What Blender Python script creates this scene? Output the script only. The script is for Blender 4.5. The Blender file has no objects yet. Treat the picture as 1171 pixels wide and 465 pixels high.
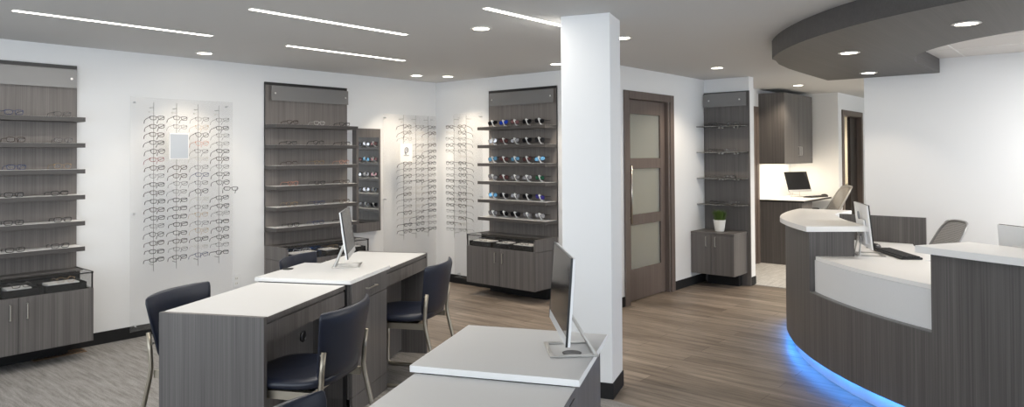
import bpy, math, random
from mathutils import Vector, Matrix
random.seed(7)
PI = math.pi
COL = bpy.context.scene.collection
scene = bpy.context.scene

# ------------------------------------------------------------------ materials
def new_mat(name):
    m = bpy.data.materials.new(name); m.use_nodes = True
    return m, m.node_tree.nodes, m.node_tree.links, m.node_tree.nodes['Principled BSDF']

def plain(name, col, rough=0.5, metal=0.0, spec=0.5, trans=0.0, alpha=1.0, bump=0.0, bscale=80.0, var=0.0):
    m, N, L, b = new_mat(name)
    b.inputs['Base Color'].default_value = (*col, 1)
    b.inputs['Roughness'].default_value = rough
    b.inputs['Metallic'].default_value = metal
    b.inputs['Specular IOR Level'].default_value = spec
    b.inputs['Transmission Weight'].default_value = trans
    b.inputs['Alpha'].default_value = alpha
    if bump or var:
        tc = N.new('ShaderNodeTexCoord'); nz = N.new('ShaderNodeTexNoise')
        nz.inputs['Scale'].default_value = bscale; nz.inputs['Detail'].default_value = 4
        L.new(tc.outputs['Object'], nz.inputs['Vector'])
        if bump:
            bp = N.new('ShaderNodeBump'); bp.inputs['Strength'].default_value = bump; bp.inputs['Distance'].default_value = 0.002
            L.new(nz.outputs['Fac'], bp.inputs['Height']); L.new(bp.outputs['Normal'], b.inputs['Normal'])
        if var:
            mx = N.new('ShaderNodeMix'); mx.data_type = 'RGBA'
            mx.inputs['A'].default_value = (*[c*(1-var) for c in col], 1); mx.inputs['B'].default_value = (*[min(1, c*(1+var)) for c in col], 1)
            L.new(nz.outputs['Fac'], mx.inputs['Factor']); L.new(mx.outputs['Result'], b.inputs['Base Color'])
    return m

def laminate(name, dark, light, axis='Z', rough=0.42):
    """woodgrain laminate, fine grain running along one axis"""
    m, N, L, b = new_mat(name)
    tc = N.new('ShaderNodeTexCoord')
    def band(sc, long_sc, det):
        mp = N.new('ShaderNodeMapping')
        s = [sc, sc, sc]; s['XYZ'.index(axis)] = long_sc
        mp.inputs['Scale'].default_value = s
        nz = N.new('ShaderNodeTexNoise'); nz.inputs['Scale'].default_value = 1.0; nz.inputs['Detail'].default_value = det
        nz.inputs['Roughness'].default_value = 0.6
        L.new(tc.outputs['Object'], mp.inputs['Vector']); L.new(mp.outputs['Vector'], nz.inputs['Vector'])
        return nz.outputs['Fac']
    a = band(150, 1.0, 3); c = band(26, 0.5, 2)
    ad = N.new('ShaderNodeMath'); ad.operation = 'MULTIPLY_ADD'
    L.new(a, ad.inputs[0]); ad.inputs[1].default_value = 0.62
    sc = N.new('ShaderNodeMath'); sc.operation = 'MULTIPLY'; L.new(c, sc.inputs[0]); sc.inputs[1].default_value = 0.38
    L.new(sc.outputs[0], ad.inputs[2])
    rp = N.new('ShaderNodeValToRGB')
    rp.color_ramp.elements[0].position = 0.36; rp.color_ramp.elements[0].color = (*dark, 1)
    rp.color_ramp.elements[1].position = 0.64; rp.color_ramp.elements[1].color = (*light, 1)
    L.new(ad.outputs[0], rp.inputs['Fac']); L.new(rp.outputs['Color'], b.inputs['Base Color'])
    b.inputs['Roughness'].default_value = rough; b.inputs['Specular IOR Level'].default_value = 0.35
    return m

def emit(name, col, s):
    m = bpy.data.materials.new(name); m.use_nodes = True
    N, L = m.node_tree.nodes, m.node_tree.links
    N.clear(); o = N.new('ShaderNodeOutputMaterial'); e = N.new('ShaderNodeEmission')
    e.inputs['Color'].default_value = (*col, 1); e.inputs['Strength'].default_value = s
    L.new(e.outputs[0], o.inputs['Surface'])
    return m

def wood_floor():
    m, N, L, b = new_mat('vinyl plank floor')
    tc = N.new('ShaderNodeTexCoord'); mp = N.new('ShaderNodeMapping')
    mp.inputs['Rotation'].default_value = (0, 0, PI/2)
    L.new(tc.outputs['Object'], mp.inputs['Vector'])
    br = N.new('ShaderNodeTexBrick'); br.offset = 0.37; br.offset_frequency = 2
    br.inputs['Scale'].default_value = 1; br.inputs['Brick Width'].default_value = 1.22; br.inputs['Row Height'].default_value = 0.155
    br.inputs['Mortar Size'].default_value = 0.0016; br.inputs['Mortar Smooth'].default_value = 0.2
    br.inputs['Color1'].default_value = (0.190, 0.160, 0.134, 1); br.inputs['Color2'].default_value = (0.300, 0.258, 0.220, 1)
    br.inputs['Mortar'].default_value = (0.07, 0.055, 0.045, 1)
    L.new(mp.outputs['Vector'], br.inputs['Vector'])
    mp2 = N.new('ShaderNodeMapping'); mp2.inputs['Scale'].default_value = (18, 1.5, 1)
    L.new(tc.outputs['Object'], mp2.inputs['Vector'])
    nz = N.new('ShaderNodeTexNoise'); nz.inputs['Scale'].default_value = 1; nz.inputs['Detail'].default_value = 6; nz.inputs['Roughness'].default_value = 0.65
    L.new(mp2.outputs['Vector'], nz.inputs['Vector'])
    rp = N.new('ShaderNodeValToRGB'); rp.color_ramp.elements[0].position = 0.3; rp.color_ramp.elements[0].color = (0.45, 0.43, 0.42, 1)
    rp.color_ramp.elements[1].position = 0.68; rp.color_ramp.elements[1].color = (1.25, 1.22, 1.2, 1)
    L.new(nz.outputs['Fac'], rp.inputs['Fac'])
    mx = N.new('ShaderNodeMix'); mx.data_type = 'RGBA'; mx.blend_type = 'MULTIPLY'; mx.inputs['Factor'].default_value = 1
    L.new(br.outputs['Color'], mx.inputs['A']); L.new(rp.outputs['Color'], mx.inputs['B'])
    L.new(mx.outputs['Result'], b.inputs['Base Color'])
    b.inputs['Roughness'].default_value = 0.45; b.inputs['Specular IOR Level'].default_value = 0.3
    return m

def carpet(name, dark, light, axis=0):
    m, N, L, b = new_mat(name)
    tc = N.new('ShaderNodeTexCoord')
    mp = N.new('ShaderNodeMapping'); mp.inputs['Scale'].default_value = (38, 3.2, 1) if axis == 0 else (3.2, 38, 1)
    L.new(tc.outputs['Object'], mp.inputs['Vector'])
    n1 = N.new('ShaderNodeTexNoise'); n1.inputs['Scale'].default_value = 1; n1.inputs['Detail'].default_value = 5; n1.inputs['Roughness'].default_value = .7
    L.new(mp.outputs['Vector'], n1.inputs['Vector'])
    n2 = N.new('ShaderNodeTexNoise'); n2.inputs['Scale'].default_value = 170; n2.inputs['Detail'].default_value = 2
    L.new(tc.outputs['Object'], n2.inputs['Vector'])
    ad = N.new('ShaderNodeMath'); ad.operation = 'MULTIPLY_ADD'; L.new(n2.outputs['Fac'], ad.inputs[0]); ad.inputs[1].default_value = .45
    s = N.new('ShaderNodeMath'); s.operation = 'MULTIPLY'; L.new(n1.outputs['Fac'], s.inputs[0]); s.inputs[1].default_value = .55; L.new(s.outputs[0], ad.inputs[2])
    rp = N.new('ShaderNodeValToRGB'); rp.color_ramp.elements[0].position = .36; rp.color_ramp.elements[0].color = (*dark, 1)
    rp.color_ramp.elements[1].position = .62; rp.color_ramp.elements[1].color = (*light, 1)
    L.new(ad.outputs[0], rp.inputs['Fac']); L.new(rp.outputs['Color'], b.inputs['Base Color'])
    bp = N.new('ShaderNodeBump'); bp.inputs['Strength'].default_value = .5; bp.inputs['Distance'].default_value = .004
    L.new(n2.outputs['Fac'], bp.inputs['Height']); L.new(bp.outputs['Normal'], b.inputs['Normal'])
    b.inputs['Roughness'].default_value = .95; b.inputs['Specular IOR Level'].default_value = .1
    return m

def clear(name, tint, gloss=0.12, rough=0.08, t=0.9):
    """thin clear sheet: mostly see-through with a glossy coat"""
    m = bpy.data.materials.new(name); m.use_nodes = True
    N, L = m.node_tree.nodes, m.node_tree.links; N.clear()
    o = N.new('ShaderNodeOutputMaterial'); tr = N.new('ShaderNodeBsdfTransparent'); tr.inputs['Color'].default_value = (*tint, 1)
    gl = N.new('ShaderNodeBsdfGlossy'); gl.inputs['Roughness'].default_value = rough
    df = N.new('ShaderNodeBsdfDiffuse'); df.inputs['Color'].default_value = (.8, .8, .8, 1)
    m1 = N.new('ShaderNodeMixShader'); m1.inputs[0].default_value = gloss
    m2 = N.new('ShaderNodeMixShader'); m2.inputs[0].default_value = 1 - t
    L.new(tr.outputs[0], m2.inputs[1]); L.new(df.outputs[0], m2.inputs[2])
    L.new(m2.outputs[0], m1.inputs[1]); L.new(gl.outputs[0], m1.inputs[2]); L.new(m1.outputs[0], o.inputs['Surface'])
    return m

M = {}
M['wall'] = plain('white wall paint', (.80, .81, .82), .7, spec=.2, bump=.08, bscale=140)
M['ceil'] = plain('ceiling paint', (.63, .63, .625), .8, spec=.15, bump=.05, bscale=120)
M['tile'] = plain('ceiling tile', (.74, .73, .72), .9, spec=.1, bump=.4, bscale=260)
M['lam'] = laminate('grey brown woodgrain laminate', (.092, .086, .084), (.158, .148, .144))
M['lamk'] = laminate('taupe woodgrain laminate', (.125, .112, .104), (.222, .202, .190))
M['shelf'] = plain('dark taupe shelf edge', (.062, .057, .055), .45, var=.08)
M['lamh'] = laminate('grey brown laminate horizontal grain', (.082, .077, .075), (.104, .098, .095), 'X', .5)
M['door'] = laminate('brown stained door wood', (.110, .086, .076), (.155, .126, .113))
M['darkdoor'] = laminate('dark espresso door wood', (.020, .015, .013), (.040, .030, .026))
M['black'] = plain('black rubber base', (.012, .012, .013), .6, spec=.3, var=.2)
M['blackp'] = plain('black plastic', (.012, .012, .013), .35, var=.15)
M['wood'] = wood_floor()
M['carpet'] = carpet('grey streaked carpet', (.155, .147, .140), (.355, .343, .333))
M['carpet2'] = carpet('light grey carpet', (.33, .33, .33), (.62, .62, .62), 1)
M['white'] = plain('white solid surface', (.90, .895, .885), .28, spec=.5, var=.02, bscale=300)
M['desk'] = plain('light grey desk laminate', (.56, .56, .56), .45, spec=.35, var=.03, bscale=400)
M['deskedge'] = plain('white edge band', (.90, .90, .895), .4, spec=.4, var=.03, bscale=400)
M['whitepaint'] = plain('grey white panel laminate', (.78, .79, .80), .5, spec=.3, var=.02)
M['shelfwhite'] = plain('white shelf liner', (.86, .86, .86), .45, var=.02)
M['metal'] = plain('brushed nickel', (.56, .53, .48), .32, metal=1, bump=.05)
M['steel'] = plain('satin steel', (.62, .61, .59), .3, metal=1, bump=.05)
M['greymetal'] = plain('grey anodised rod', (.32, .32, .32), .4, metal=.5, var=.05)
M['frame'] = plain('champagne chair steel', (.42, .38, .31), .38, metal=.85, bump=.05)
M['navy'] = plain('navy vinyl upholstery', (.010, .014, .029), .36, spec=.55, bump=.35, bscale=220)
M['mesh'] = None
M['silver'] = plain('silver plastic', (.62, .63, .65), .35, metal=.35, var=.04)
M['whitep'] = plain('white plastic', (.82, .83, .84), .3, var=.02)
M['screen'] = plain('dark glossy screen', (.012, .012, .013), .10, spec=.6, var=.1)
M['screen_l'] = plain('satin grey screen', (.05, .05, .052), .22, spec=.8, var=.1)
M['key'] = plain('black keys', (.018, .018, .019), .5, var=.2)
M['glass'] = clear('clear case glass', (.90, .90, .90), .012, .03, .98)
M['shelfglass'] = clear('shelf glass', (.45, .47, .48), .16, .04, .9)
M['acrylic'] = clear('clear acrylic board', (.985, .985, .985), .025, .2, .965)
M['frosted'] = clear('frosted acrylic header', (.62, .61, .60), .09, .35, .85)
M['lens'] = clear('clear lens', (.985, .985, .985), .006, .10, .992)
M['tray'] = plain('black velvet tray', (.008, .008, .008), .9, spec=.1, var=.2)
M['paper'] = plain('white paper card', (.85, .85, .85), .6, var=.02)
M['mirror'] = plain('mirror glass', (.88, .90, .90), .02, metal=1)
M['mirrorblur'] = plain('brushed silver mirror', (.50, .52, .54), .38, metal=1, bump=.1, bscale=60)
M['grey'] = plain('grey print', (.22, .23, .25), .6, var=.05)
M['brownmetal'] = plain('brown vent metal', (.17, .11, .065), .5, metal=.2, var=.2)
M['pot'] = plain('white ceramic pot', (.82, .82, .80), .3, var=.02)
M['grass'] = plain('green artificial grass', (.065, .12, .018), .6, var=.5, bscale=60)
M['cream'] = plain('cream paint', (.80, .76, .66), .7, var=.02)
M['pane'] = None
M['cap'] = plain('grey edge cap', (.20, .20, .20), .4, var=.05)
M['lamp'] = emit('warm lamp', (1.0, .90, .74), 9.0)
M['strip'] = emit('linear lamp', (1.0, .95, .86), 5.0)
M['blueled'] = emit('blue led', (.05, .30, 1.0), 1.1)
M['trimwhite'] = plain('white lamp trim', (.8, .8, .78), .4, var=.02)

def mk_mesh_fabric():
    m = bpy.data.materials.new('grey mesh fabric'); m.use_nodes = True
    N, L = m.node_tree.nodes, m.node_tree.links; b = N['Principled BSDF']
    b.inputs['Base Color'].default_value = (.33, .32, .31, 1); b.inputs['Roughness'].default_value = .8
    tc = N.new('ShaderNodeTexCoord'); w = N.new('ShaderNodeTexWave'); w.bands_direction = 'Z'; w.inputs['Scale'].default_value = 26
    L.new(tc.outputs['Object'], w.inputs['Vector'])
    tr = N.new('ShaderNodeBsdfTransparent'); mx = N.new('ShaderNodeMixShader')
    mr = N.new('ShaderNodeMapRange'); mr.inputs['To Min'].default_value = .45; mr.inputs['To Max'].default_value = .9
    L.new(w.outputs['Fac'], mr.inputs['Value']); L.new(mr.outputs['Result'], mx.inputs[0])
    L.new(tr.outputs[0], mx.inputs[1]); L.new(b.outputs[0], mx.inputs[2]); L.new(mx.outputs[0], N['Material Output'].inputs['Surface'])
    return m
M['mesh'] = mk_mesh_fabric()
def mk_pane():
    m, N, L, b = new_mat('frosted door glass')
    b.inputs['Base Color'].default_value = (.64, .69, .69, 1); b.inputs['Roughness'].default_value = .42
    b.inputs['Transmission Weight'].default_value = .75; b.inputs['IOR'].default_value = 1.2
    b.inputs['Specular IOR Level'].default_value = .5
    tc = N.new('ShaderNodeTexCoord'); nz = N.new('ShaderNodeTexNoise'); nz.inputs['Scale'].default_value = 300
    bp = N.new('ShaderNodeBump'); bp.inputs['Strength'].default_value = .1; bp.inputs['Distance'].default_value = .001
    L.new(tc.outputs['Object'], nz.inputs['Vector']); L.new(nz.outputs['Fac'], bp.inputs['Height']); L.new(bp.outputs['Normal'], b.inputs['Normal'])
    return m
M['pane'] = mk_pane()

# ------------------------------------------------------------------ mesh builder
class MB:
    def __init__(s): s.v = []; s.f = []
    def add(s, vs, fs, mtx=None):
        o = len(s.v)
        for p in vs:
            p = Vector(p)
            s.v.append(tuple(mtx @ p) if mtx else tuple(p))
        s.f += [tuple(i + o for i in f) for f in fs]
    def box(s, x0, x1, y0, y1, z0, z1, mtx=None):
        vs = [(x, y, z) for z in (z0, z1) for y in (y0, y1) for x in (x0, x1)]
        s.add(vs, [(0, 2, 3, 1), (4, 5, 7, 6), (0, 1, 5, 4), (1, 3, 7, 5), (3, 2, 6, 7), (2, 0, 4, 6)], mtx); return s
    def prism(s, pts, z0, z1, mtx=None):
        n = len(pts)
        a = sum(pts[i][0]*pts[(i+1) % n][1] - pts[(i+1) % n][0]*pts[i][1] for i in range(n))
        if a < 0: pts = pts[::-1]
        vs = [(x, y, z0) for x, y in pts] + [(x, y, z1) for x, y in pts]
        fs = [tuple(range(n-1, -1, -1)), tuple(range(n, 2*n))] + [(i, (i+1) % n, n+(i+1) % n, n+i) for i in range(n)]
        s.add(vs, fs, mtx); return s
    def sector(s, C, r0, r1, a0, a1, z0, z1, n=40):
        vs = []; fs = []
        for i in range(n+1):
            t = i/n; a = math.radians(a0 + (a1-a0)*t)
            R0 = r0(t) if callable(r0) else r0; R1 = r1(t) if callable(r1) else r1
            for r, z in ((R0, z0), (R1, z0), (R1, z1), (R0, z1)):
                vs.append((C[0] + r*math.cos(a), C[1] + r*math.sin(a), z))
        for i in range(n):
            for k in range(4):
                a_, b_ = i*4+k, i*4+(k+1) % 4
                fs.append((a_, a_+4, b_+4, b_))
        fs.append((0, 1, 2, 3)); fs.append(tuple(n*4+k for k in (3, 2, 1, 0)))
        s.add(vs, fs); return s
    def tube(s, pts, r, n=8, closed=False, mtx=None, sx=1.0):
        pts = [Vector(p) for p in pts]; m = len(pts); vs = []; fs = []
        up = None
        for i, p in enumerate(pts):
            if closed: d = (pts[(i+1) % m] - pts[i-1])
            else: d = pts[min(i+1, m-1)] - pts[max(i-1, 0)]
            d.normalize()
            if up is None:
                up = Vector((0, 0, 1)) if abs(d.z) < .9 else Vector((1, 0, 0))
            a = d.cross(up)
            if a.length < 1e-5: a = d.cross(Vector((0, 1, 0)))
            a.normalize(); b = a.cross(d).normalized(); up = b
            rr = r[i] if isinstance(r, (list, tuple)) else r
            for k in range(n):
                t = 2*PI*(k+.5)/n
                vs.append(p + a*(rr*sx*math.cos(t)) + b*(rr*math.sin(t)))
        rng = m if closed else m-1
        for i in range(rng):
            j = (i+1) % m
            for k in range(n):
                k2 = (k+1) % n
                fs.append((i*n+k, i*n+k2, j*n+k2, j*n+k))
        if not closed:
            fs.append(tuple(range(n-1, -1, -1))); fs.append(tuple((m-1)*n+k for k in range(n)))
        s.add(vs, fs, mtx); return s
    def lathe(s, prof, n=24, mtx=None):
        vs = []; fs = []
        for r, z in prof:
            for k in range(n): vs.append((r*math.cos(2*PI*k/n), r*math.sin(2*PI*k/n), z))
        for i in range(len(prof)-1):
            for k in range(n):
                k2 = (k+1) % n; fs.append((i*n+k, i*n+k2, (i+1)*n+k2, (i+1)*n+k))
        fs.append(tuple(range(n-1, -1, -1))); fs.append(tuple((len(prof)-1)*n+k for k in range(n)))
        s.add(vs, fs, mtx); return s
    def mesh(s, name, mat, smooth=False):
        me = bpy.data.meshes.new(name); me.from_pydata([tuple(v) for v in s.v], [], s.f)
        me.materials.append(M[mat] if isinstance(mat, str) else mat)
        if smooth:
            for p in me.polygons: p.use_smooth = True
        me.update(); return me
    def obj(s, name, mat, parent=None, smooth=False, bevel=0.0, loc=None, rz=0.0):
        o = bpy.data.objects.new(name, s.mesh(name, mat, smooth)); COL.objects.link(o)
        if parent: o.parent = parent
        if loc: o.location = loc
        if rz: o.rotation_euler = (0, 0, rz)
        if bevel:
            b = o.modifiers.new('bevel', 'BEVEL'); b.width = bevel; b.segments = 2; b.limit_method = 'ANGLE'; b.angle_limit = math.radians(40)
        return o
def box(x0, x1, y0, y1, z0, z1): return MB().box(x0, x1, y0, y1, z0, z1)
def tag(o, label, cat, group=None):
    o['label'] = label; o['category'] = cat
    if group: o['group'] = group
    return o
def thing(name, label, cat, loc=(0, 0, 0), rz=0.0, group=None):
    o = bpy.data.objects.new(name, None); COL.objects.link(o); o.location = loc; o.rotation_euler = (0, 0, rz)
    return tag(o, label, cat, group)
def struct(o, label=None):
    o['kind'] = 'structure'
    if label: o['label'] = label
    return o
ORD = ['top', 'second from top', 'third from top', 'fourth from top', 'fifth from top', 'sixth from top', 'seventh from top', 'eighth from top', 'ninth from top', 'tenth from top',
       'eleventh from top', 'twelfth from top', 'thirteenth from top', 'fourteenth from top', 'fifteenth from top', 'sixteenth from top', 'seventeenth from top', 'bottom']

# ------------------------------------------------------------------ room shell
YA, XB, YC, XD, H = 6.35, 5.993, 3.743, 8.006, 2.44
XW, YS = -3.6, -5.2            # open window side of the room, behind and left of the camera
struct(box(3.75, 14.2, YS, 7.6, -.08, 0).obj('floor', 'wood'), 'brown grey wood plank floor')
struct(box(XW, 3.75, YS, 7.6, -.08, 0).obj('floor', 'carpet'), 'grey streaked carpet around the desks')
struct(box(8.09, 14.2, YS, 3.743, 0, .006).obj('floor', 'carpet2'), 'light grey carpet past the doorway')
struct(box(XW, 14.2, YS, 7.6, H, H+.12).obj('ceiling', 'ceil'), 'pale grey painted ceiling')
struct(box(XW, XB+.12, YA, YA+.12, 0, H).obj('wall_left', 'wall'), 'white wall with frames displays')
struct(box(XB, XB+.12, YC+.12, YA, 0, H).obj('wall_back', 'wall'), 'white end wall behind sunglass display')
# door wall with its door opening
w = MB(); w.box(XB, 6.215, YC, YC+.12, 0, H); w.box(7.105, 11.16, YC, YC+.12, 0, H); w.box(6.215, 7.105, YC, YC+.12, 2.135, H)
struct(w.obj('wall_door', 'wall'), 'white wall holding the brown glazed door')
struct(box(XD, XD+.134, 3.183, YC, 0, H).obj('wall_stub', 'wall'), 'short white wall behind glass shelf display')
struct(box(11.04, 11.16, 3.164, YC, 0, H).obj('wall_alcove', 'wall'), 'white wall at the end of the work alcove')
w = MB(); w.box(11.04, 11.27, 3.044, 3.164, 0, H); w.box(12.28, 14.2, 3.044, 3.164, 0, H); w.box(11.27, 12.28, 3.044, 3.164, 2.13, H)
struct(w.obj('wall_corridor', 'wall'), 'white corridor wall around open doorway')
struct(box(7.68, 7.80, YS, 1.868, 0, H).obj('wall_right', 'wall'), 'large white wall behind reception desk')
# little room behind the glazed door and room beyond the corridor doorway
w = MB(); w.box(XB+.12, 8.9, 5.6, 5.72, 0, H); w.box(8.8, 8.9, YC+.12, 5.6, 0, H)
struct(w.obj('wall_backroom', 'cream'), 'cream wall of room behind the glazed door')
w = MB(); w.box(11.16, 14.2, 5.4, 5.5, 0, H); w.box(14.1, 14.2, YS, 5.4, 0, H)
struct(w.obj('wall_far', 'cream'), 'cream wall seen through the open doorway')

def baseboard(name, segs):
    m = MB()
    for s_ in segs: m.box(*s_, 0, .100)
    return struct(m.obj(name, 'black', bevel=.002), 'black rubber baseboard')
T = .009
baseboard('baseboard_left', [(XW, XB, YA-T, YA)])
baseboard('baseboard_back', [(XB-T, XB, YC-T, YA-T)])
baseboard('baseboard_door', [(XB-T, 6.13, YC-T, YC), (7.19, XD, YC-T, YC)])
baseboard('baseboard_stub', [(XD-T, XD, 3.183-T, YC-T), (XD-T, XD+.134, 3.183-T, 3.183)])
baseboard('baseboard_corridor', [(11.04, 11.21, 3.035, 3.044), (12.34, 14.1, 3.035, 3.044), (11.031, 11.04, 3.035, YC)])
baseboard('baseboard_right', [(7.671, 7.68, YS, 1.868)])

# wooden door leaf with three frosted panes
d = bpy.data.objects.new('door_1', None); COL.objects.link(d); d.location = (6.13, YC, 0); struct(d, 'brown wooden door with three frosted glass panes')
f = MB(); f.box(0, .085, -.02, .0, 0, 2.195); f.box(.975, 1.06, -.02, .0, 0, 2.195); f.box(.085, .975, -.02, 0, 2.115, 2.195)
f.box(.085, .11, 0, .12, 0, 2.115); f.box(.95, .975, 0, .12, 0, 2.115); f.box(.085, .975, 0, .12, 2.115, 2.135)
f.obj('door_frame', 'door', d, bevel=.003)
lf = MB(); x0, x1 = .11, .95; y0, y1 = .045, .085
stl = .095; zs = [(.32, .90), (.785, 1.385)]
lf.box(x0, x0+.10, y0, y1, .01, 2.112); lf.box(x1-.10, x1, y0, y1, .01, 2.112)
for za, zb in ((.01, .335), (.905, .985-.19), ): pass
rails = [(.01, .335), (.795+.0, .905), (1.385, 1.497), (1.965, 2.112)]
for za, zb in rails: lf.box(x0+.10, x1-.10, y0, y1, za, zb)
lf.obj('door_leaf', 'door', d, bevel=.003)
g = MB()
for za, zb in ((.335, .795), (.905, 1.385), (1.497, 1.965)): g.box(x0+.10, x1-.10, .062, .068, za, zb)
g.obj('glass_panes', 'pane', d)
g = MB(); g.tube([(x0+.05, .005, .82), (x0+.05, .005, 1.42)], .011, 10); g.tube([(x0+.05, .005, .88), (x0+.05, .045, .88)], .008, 8); g.tube([(x0+.05, .005, 1.36), (x0+.05, .045, 1.36)], .008, 8)
g.obj('pull_handle', 'metal', d, smooth=True)
box(x0+.10, x0+.115, .04, .045, .335, 1.965)
# dark door in the work alcove, only its right casing shows
d = bpy.data.objects.new('door_2', None); COL.objects.link(d); d.location = (8.70, YC, 0); struct(d, 'brown wooden door at the left of the work alcove')
f = MB(); f.box(0, .08, -.02, 0, 0, 2.195); f.box(.93, 1.01, -.02, 0, 0, 2.195); f.box(.08, .93, -.02, 0, 2.115, 2.195); f.obj('door_frame', 'door', d, bevel=.003)
box(.08, .93, -.012, 0, .01, 2.115).obj('door_leaf', 'door', d)
# open dark door off the corridor
d = bpy.data.objects.new('door_3', None); COL.objects.link(d); d.location = (11.21, 3.044, 0); struct(d, 'dark brown door standing partly open off the corridor')
f = MB(); f.box(0, .08, -.02, 0, 0, 2.19); f.box(1.05, 1.13, -.02, 0, 0, 2.19); f.box(.08, 1.05, -.02, 0, 2.11, 2.19)
f.box(.06, .08, 0, .12, 0, 2.13); f.box(1.05, 1.07, 0, .12, 0, 2.13); f.box(.08, 1.05, 0, .12, 2.11, 2.13)
f.obj('door_frame', 'door', d, bevel=.003)
lf = MB(); lf.box(.67, 1.045, .055, .10, .01, 2.105); lf.obj('door_leaf', 'darkdoor', d, bevel=.003)

# acoustic tile ceiling behind the bulkhead
g = MB(); g.box(4.9, 7.68, -5.0, 1.21, H-.010, H-.001)
struct(g.obj('ceiling_tiles', 'tile'), 'pale acoustic ceiling tiles over reception')
g = MB()
for yy in (1.0, .39, -.22, -.83): g.box(4.9, 7.68, yy-.006, yy+.006, H-.013, H-.009)
for xx in (7.07, 6.46, 5.85, 5.24): g.box(xx-.006, xx+.006, -5.0, 1.21, H-.013, H-.009)
struct(g.obj('trim_1', 'trimwhite'), 'white ceiling grid bars')

# curved ceiling bulkhead over the reception desk
C = (6.908, -.656)
pts = [(7.68, 2.215), (6.84, 2.185), (6.34, 2.160), (5.98, 2.115), (5.72, 2.050)]
for i in range(0, 61):
    a = math.radians(115.5 + (253-115.5)*i/60); r = 2.99 + .05*min(1, i/14)
    pts.append((C[0]+r*math.cos(a), C[1]+r*math.sin(a)))
pts = [p for p in pts if p[0] <= 7.681]
pts.append((7.68, -3.58)); pts.append((7.68, -1.48))
for i in range(0, 49):
    a = math.radians(309 - (309-99)*i/48 - 0)
    x, y = 6.712+1.521*math.cos(a), -.304+1.521*math.sin(a)
    if x < 7.67: pts.append((x, y))
pts += [(6.80, 1.215), (7.68, 1.205)]
# split the bulkhead outline into quads along its length so that it stays a clean solid
def ring_solid(outer, inner, z0, z1):
    n = len(outer); m = MB()
    vs = [(x, y, z0) for x, y in outer] + [(x, y, z0) for x, y in inner] + [(x, y, z1) for x, y in outer] + [(x, y, z1) for x, y in inner]
    fs = []
    for i in range(n-1):
        fs += [(i, i+1, n+i+1, n+i), (2*n+i, 3*n+i, 3*n+i+1, 2*n+i+1), (i, 2*n+i, 2*n+i+1, i+1), (n+i, n+i+1, 3*n+i+1, 3*n+i)]
    fs += [(0, n, 3*n, 2*n), (n-1, 3*n-1, 4*n-1, 2*n-1)]
    m.add(vs, fs); return m
outer = [(7.68, 2.215), (7.3, 2.202), (6.84, 2.185), (6.34, 2.160), (5.98, 2.115), (5.72, 2.050)]
inner = [(7.68, 1.205), (7.3, 1.210), (6.95, 1.215), (6.70, 1.217), (6.52, 1.205), (6.36, 1.175)]
for i in range(0, 61):
    t = i/60; a = math.radians(115.5 + (253-115.5)*t); r = 2.99 + .05*min(1, i/14)
    outer.append((C[0]+r*math.cos(a), C[1]+r*math.sin(a)))
    b_ = math.radians(106 + (306-106)*t)
    inner.append((6.712+1.521*math.cos(b_), -.304+1.521*math.sin(b_)))
sf = ring_solid(outer, inner, 2.295, H)
o = sf.obj('ceiling_bulkhead', 'lamh'); struct(o, 'curved dark laminate bulkhead hanging over reception')

# column
cw, cd = .325, .29
col = box(0, cd, 0, cw, 0, H).obj('column', 'wall', bevel=.003, loc=(3.765, 2.392, 0), rz=math.radians(19)); struct(col, 'square white column beside the desk')
cb = box(-.006, cd+.006, -.006, cw+.006, 0, .10).obj('baseboard_column', 'black', bevel=.002, loc=(3.765, 2.392, 0), rz=math.radians(19)); struct(cb)

# ------------------------------------------------------------------ lamps
def area(name, loc, sx, sy, power, color, rot=(0, 0, 0)):
    l = bpy.data.lights.new(name, 'AREA'); l.shape = 'RECTANGLE'; l.size = sx; l.size_y = sy; l.energy = power; l.color = color
    o = bpy.data.objects.new(name, l); COL.objects.link(o); o.location = loc; o.rotation_euler = rot
    return o
WARM = (1.0, .85, .66)
def downlight(x, y, z, label, power, spot=80, group='round recessed downlights'):
    t = thing('recessed_downlight', label, 'ceiling light', (x, y, z), 0, group)
    MB().lathe([(.058, 0), (.075, 0), (.078, -.004), (.060, -.007), (.056, -.003)], 28).obj('trim_ring', 'trimwhite', t, smooth=False)
    MB().lathe([(.001, -.002), (.056, -.002), (.056, -.0045), (.001, -.0045)], 28).obj('lens', 'lamp', t)
    l = bpy.data.lights.new('downlight_beam', 'SPOT'); l.energy = power; l.color = WARM; l.spot_size = math.radians(spot); l.spot_blend = .55; l.shadow_soft_size = .05
    o = bpy.data.objects.new('downlight_beam', l); COL.objects.link(o); o.parent = t; o.location = (0, 0, -.012)
    return t
SPT = 17
for x, y, lab, p, sp in [
    (2.87, 5.95, 'round recessed downlight above the left board of eyeglasses', SPT*1.2, 95),
    (5.27, 5.90, 'round recessed downlight near the corner above the left wall', SPT*1.7, 105),
    (5.58, 5.72, 'round recessed downlight near the corner above the end wall', SPT*1.7, 105),
    (3.62, 3.37, 'large bright round recessed downlight between strip lights and column', SPT*1.2, 100),
    (5.55, 4.15, 'round recessed downlight just left of the white column', SPT*1.5, 95),
    (4.65, 2.84, 'round recessed downlight just right of the white column', SPT, 95),
    (6.95, 3.10, 'round recessed downlight in front of the glass shelf display', SPT*2.0, 130),
    (9.49, 3.11, 'round recessed downlight over the work alcove', SPT*1.5, 140)]:
    downlight(x, y, H, lab, p, sp)
for x, y, lab in [(5.639, 1.471, 'round downlight in the middle of the dark curved bulkhead'), (4.831, .62, 'round downlight in the bulkhead nearest the camera'),
                  (7.186, 1.708, 'round downlight in the bulkhead near the right wall')]:
    downlight(x, y, 2.295, lab, SPT*.55, 95, 'round downlights in the bulkhead')
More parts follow.
